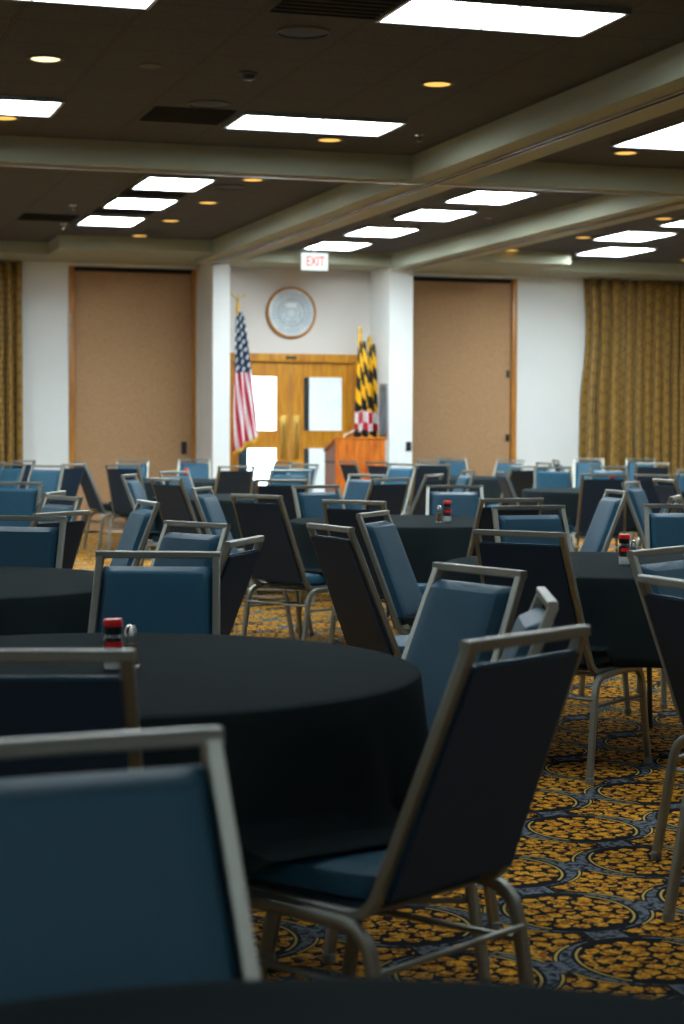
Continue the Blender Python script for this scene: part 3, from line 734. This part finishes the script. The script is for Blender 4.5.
shaker(3.885, 10.57, 'pepper', 'slender pepper glass with pale cap on the middle table', 'pepper_shaker')
redcap(3.955, 10.62, 'red-lidded jar on the middle table right of the pepper glass')
redcap(4.262, 19.5, 'tiny far red-lidded jar on the table below the left partition')
redcap(7.60, 15.95, 'tiny far red-lidded jar on the table before the white wall')
o = obj('napkin_stack', B((-.10, .10, -.06, .06, 0, .008), (-.085, .10, -.055, .06, .009, .016), (-.09, .08, -.06, .05, .017, .05), bev=.003), 'paper', loc=(7.20, 20.0, TZ)); tag(o, 'white folded napkins on the far table below the right partition', 'napkins')
# ------------------------------------------------------------------ lectern
t = thing('lectern', 'reddish wooden lectern with a slanted top standing right of the doors', 'lectern', (6.71, 21.0, 0))
bm = bmesh.new()
def prism(bm, poly, x0, x1):
    a = [bm.verts.new((x0, y, z)) for y, z in poly]; b_ = [bm.verts.new((x1, y, z)) for y, z in poly]
    bm.faces.new(a); bm.faces.new(b_[::-1])
    for k in range(len(poly)): bm.faces.new((a[k], a[(k+1) % len(poly)], b_[(k+1) % len(poly)], b_[k]))
obj('front_panel', B((-.31, .31, 0, .02, .06, 1.19)), 'cherry', t)
for s in (-1, 1):
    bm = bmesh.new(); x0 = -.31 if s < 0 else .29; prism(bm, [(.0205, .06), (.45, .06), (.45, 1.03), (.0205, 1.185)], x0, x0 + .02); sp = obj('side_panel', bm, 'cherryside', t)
    if s < 0: obj('side_trim', B((x0 - .006, x0 - .0005, .03, .44, .90, .925)), 'blackp', sp)
bm = bmesh.new(); prism(bm, [(-.015, 1.192), (.47, 1.034), (.47, 1.054), (-.015, 1.214)], -.325, .325); obj('slanted_top', bm, 'cherry', t)
obj('plinth', B((-.32, .32, -.01, .46, 0, .059), bev=.005), 'cherry', t); obj('shelf', B((-.289, .289, .021, .44, .70, .72)), 'cherry', t)
t = thing('microphone', 'thin gooseneck microphone on the lectern', 'microphone', (6.56, 21.12, 1.163))
bm = bmesh.new(); lathe(bm, [(0, 0), (.03, 0), (.028, .014), (0, .016)], n=16); obj('base', bm, 'white', t)
bm = bmesh.new(); sweep(bm, rounded([(0, 0, .015), (-.02, .02, .07), (.10, .0, .125), (.12, 0, .13)], .04, 4), .006, .006, (0, 1, 0), rnd=True); obj('gooseneck', bm, 'white', t)
bm = bmesh.new(); lathe(bm, [(0, 0), (.012, .002), (.014, .03), (.012, .045), (0, .05)], n=12); bmesh.ops.rotate(bm, verts=bm.verts, matrix=Matrix.Rotation(R(80), 3, 'Y')); bmesh.ops.translate(bm, verts=bm.verts, vec=(.12, 0, .13)); obj('capsule', bm, 'blackp', t)
# ------------------------------------------------------------------ flags
def flag(x, y, h, w_top, w_bot, z1, z0, mat, lab, lean, seed, dirn, fringe, finial, grp='flags on poles by the doors'):
    t = thing('flag', lab, 'flag', (x, y, 0), 0, grp)
    bm = bmesh.new(); lathe(bm, [(0, 0), (.15, 0), (.15, .02), (.05, .05), (.03, .09), (0, .09)]); obj('base', bm, 'brass', t)
    bm = bmesh.new(); lathe(bm, [(0, .09), (.0125, .09), (.0125, h - .16), (0, h - .16)], n=12); obj('pole', bm, 'trimwood', t)
    if finial == 'eagle':
        bm = bmesh.new(); lathe(bm, [(0, h - .16), (.014, h - .16), (.022, h - .13), (.012, h - .10), (.024, h - .075), (.020, h - .05), (0, h - .035)], n=16)
        for s in (-1, 1):
            sweep(bm, [(s * .005, 0, h - .07), (s * .045, 0, h - .035), (s * .095, -.01, h)], .012, .006, (0, 1, 0))
        sweep(bm, [(0, 0, h - .05), (0, -.01, h - .015), (0, -.03, h - .02)], .008, .008, (1, 0, 0))
        obj('eagle_finial', bm, 'brass', t)
    else:
        bm = bmesh.new(); lathe(bm, [(0, h - .16), (.014, h - .16), (.018, h - .14), (.010, h - .13), (.034, h - .09), (.028, h - .045), (0, h)], n=16)
        for v in bm.verts: v.co.y *= .45
        obj('spear_finial', bm, 'brass' if finial == 'spear' else 'trimwood', t)
    nu, nv = 44, 36; bm = bmesh.new(); uvl = bm.loops.layers.uv.new('UVMap'); g = []
    for j in range(nv + 1):
        v = j / nv; row = []
        wd = w_top + (w_bot - w_top) * v ** .7
        for i in range(nu + 1):
            u = i / nu
            zb = z0 + (fringe * (u) if fringe else 0)
            z = z1 + (zb - z1) * v - .015 * math.sin(u * 9) * v
            off = (u - .32) * wd + lean * v
            row.append(bm.verts.new((dirn * off, -.03 - .035 * math.sin(u * 15 + v * 2.2 + seed) * (.4 + v) * min(1, wd * 5) - .02 * v, z)))
        g.append(row)
    for j in range(nv):
        for i in range(nu):
            f = bm.faces.new((g[j][i], g[j+1][i], g[j+1][i+1], g[j][i+1]))
            for l, (a, b_) in zip(f.loops, ((i, j), (i, j+1), (i+1, j+1), (i+1, j))): l[uvl].uv = (a / nu, 1 - b_ / nv)
    co = [v.co.copy() for v in g[nv]]
    fl = obj('cloth', bm, mat, t); md = fl.modifiers.new('s', 'SOLIDIFY'); md.thickness = .003
    bm = bmesh.new(); up = [bm.verts.new(c_) for c_ in co]; dn = [bm.verts.new(c_ + Vector((dirn * .004, 0, -.045))) for c_ in co]
    for i in range(nu): bm.faces.new((up[i], up[i+1], dn[i+1], dn[i]))
    fo = obj('fringe', bm, 'fringe', fl); md = fo.modifiers.new('s', 'SOLIDIFY'); md.thickness = .004
    # gold header cords at the pole
    bm = bmesh.new(); lathe(bm, [(.013, z1 - .02), (.026, z1 - .05), (.030, z1 + .02), (.016, z1 + .10), (.013, z1 + .10)], n=12); obj('tassel_cord', bm, 'fringe', t)
flag(5.56, 22.45, 2.98, .09, .33, 2.76, 1.02, 'usflag', 'flag with stars and red and white stripes left of the doors', .035, 1.0, 1, .20, 'eagle')
flag(7.13, 22.35, 2.62, .10, .25, 2.42, 1.02, 'mdflag', 'black and gold checked flag behind the lectern, left of two, gold spear top', .0, 2.4, 1, .0, 'spear')
flag(7.345, 22.62, 2.52, .09, .20, 2.40, 1.02, 'mdflag', 'black and gold checked flag behind the lectern, right of two', .0, .3, 1, .0, 'ball')
# ------------------------------------------------------------------ world, camera
w = bpy.data.worlds.new('world'); bpy.context.scene.world = w; w.use_nodes = True
w.node_tree.nodes['Background'].inputs[0].default_value = (.5, .6, .7, 1); w.node_tree.nodes['Background'].inputs[1].default_value = .0
cam = bpy.data.cameras.new('camera'); co = bpy.data.objects.new('camera', cam); C.objects.link(co); bpy.context.scene.camera = co
F_, PT, RL, YAW, EY = 1845.8, -.045794, .004154, R(17.156), 1.327
def cv(X, Y, Z):
    c_, s_ = math.cos(RL), math.sin(RL); X, Z = c_*X - s_*Z, s_*X + c_*Z
    c_, s_ = math.cos(PT), math.sin(PT); Y, Z = c_*Y - s_*Z, s_*Y + c_*Z
    c_, s_ = math.cos(YAW), math.sin(YAW); return Vector((c_*X + s_*Y, -s_*X + c_*Y, Z))
rx, up, fw = cv(1, 0, 0), cv(0, 0, 1), cv(0, 1, 0)
mt = Matrix.Identity(4)
for i, v in enumerate((rx, up, -fw)):
    for k in range(3): mt[k][i] = v[k]
mt.translation = Vector((0, 0, EY)); co.matrix_world = mt
cam.sensor_fit = 'VERTICAL'; cam.sensor_height = 36; cam.sensor_width = 24; cam.lens = F_ / 1024 * 36
cam.clip_start = .05; cam.clip_end = 100
cam.dof.use_dof = True; cam.dof.focus_distance = 6.8; cam.dof.aperture_fstop = 4.0
sc = bpy.context.scene
sc.view_settings.view_transform = 'Standard'; sc.view_settings.look = 'None'; sc.view_settings.gamma = 1; sc.view_settings.use_curve_mapping = False
sc.view_settings.exposure = EXPO
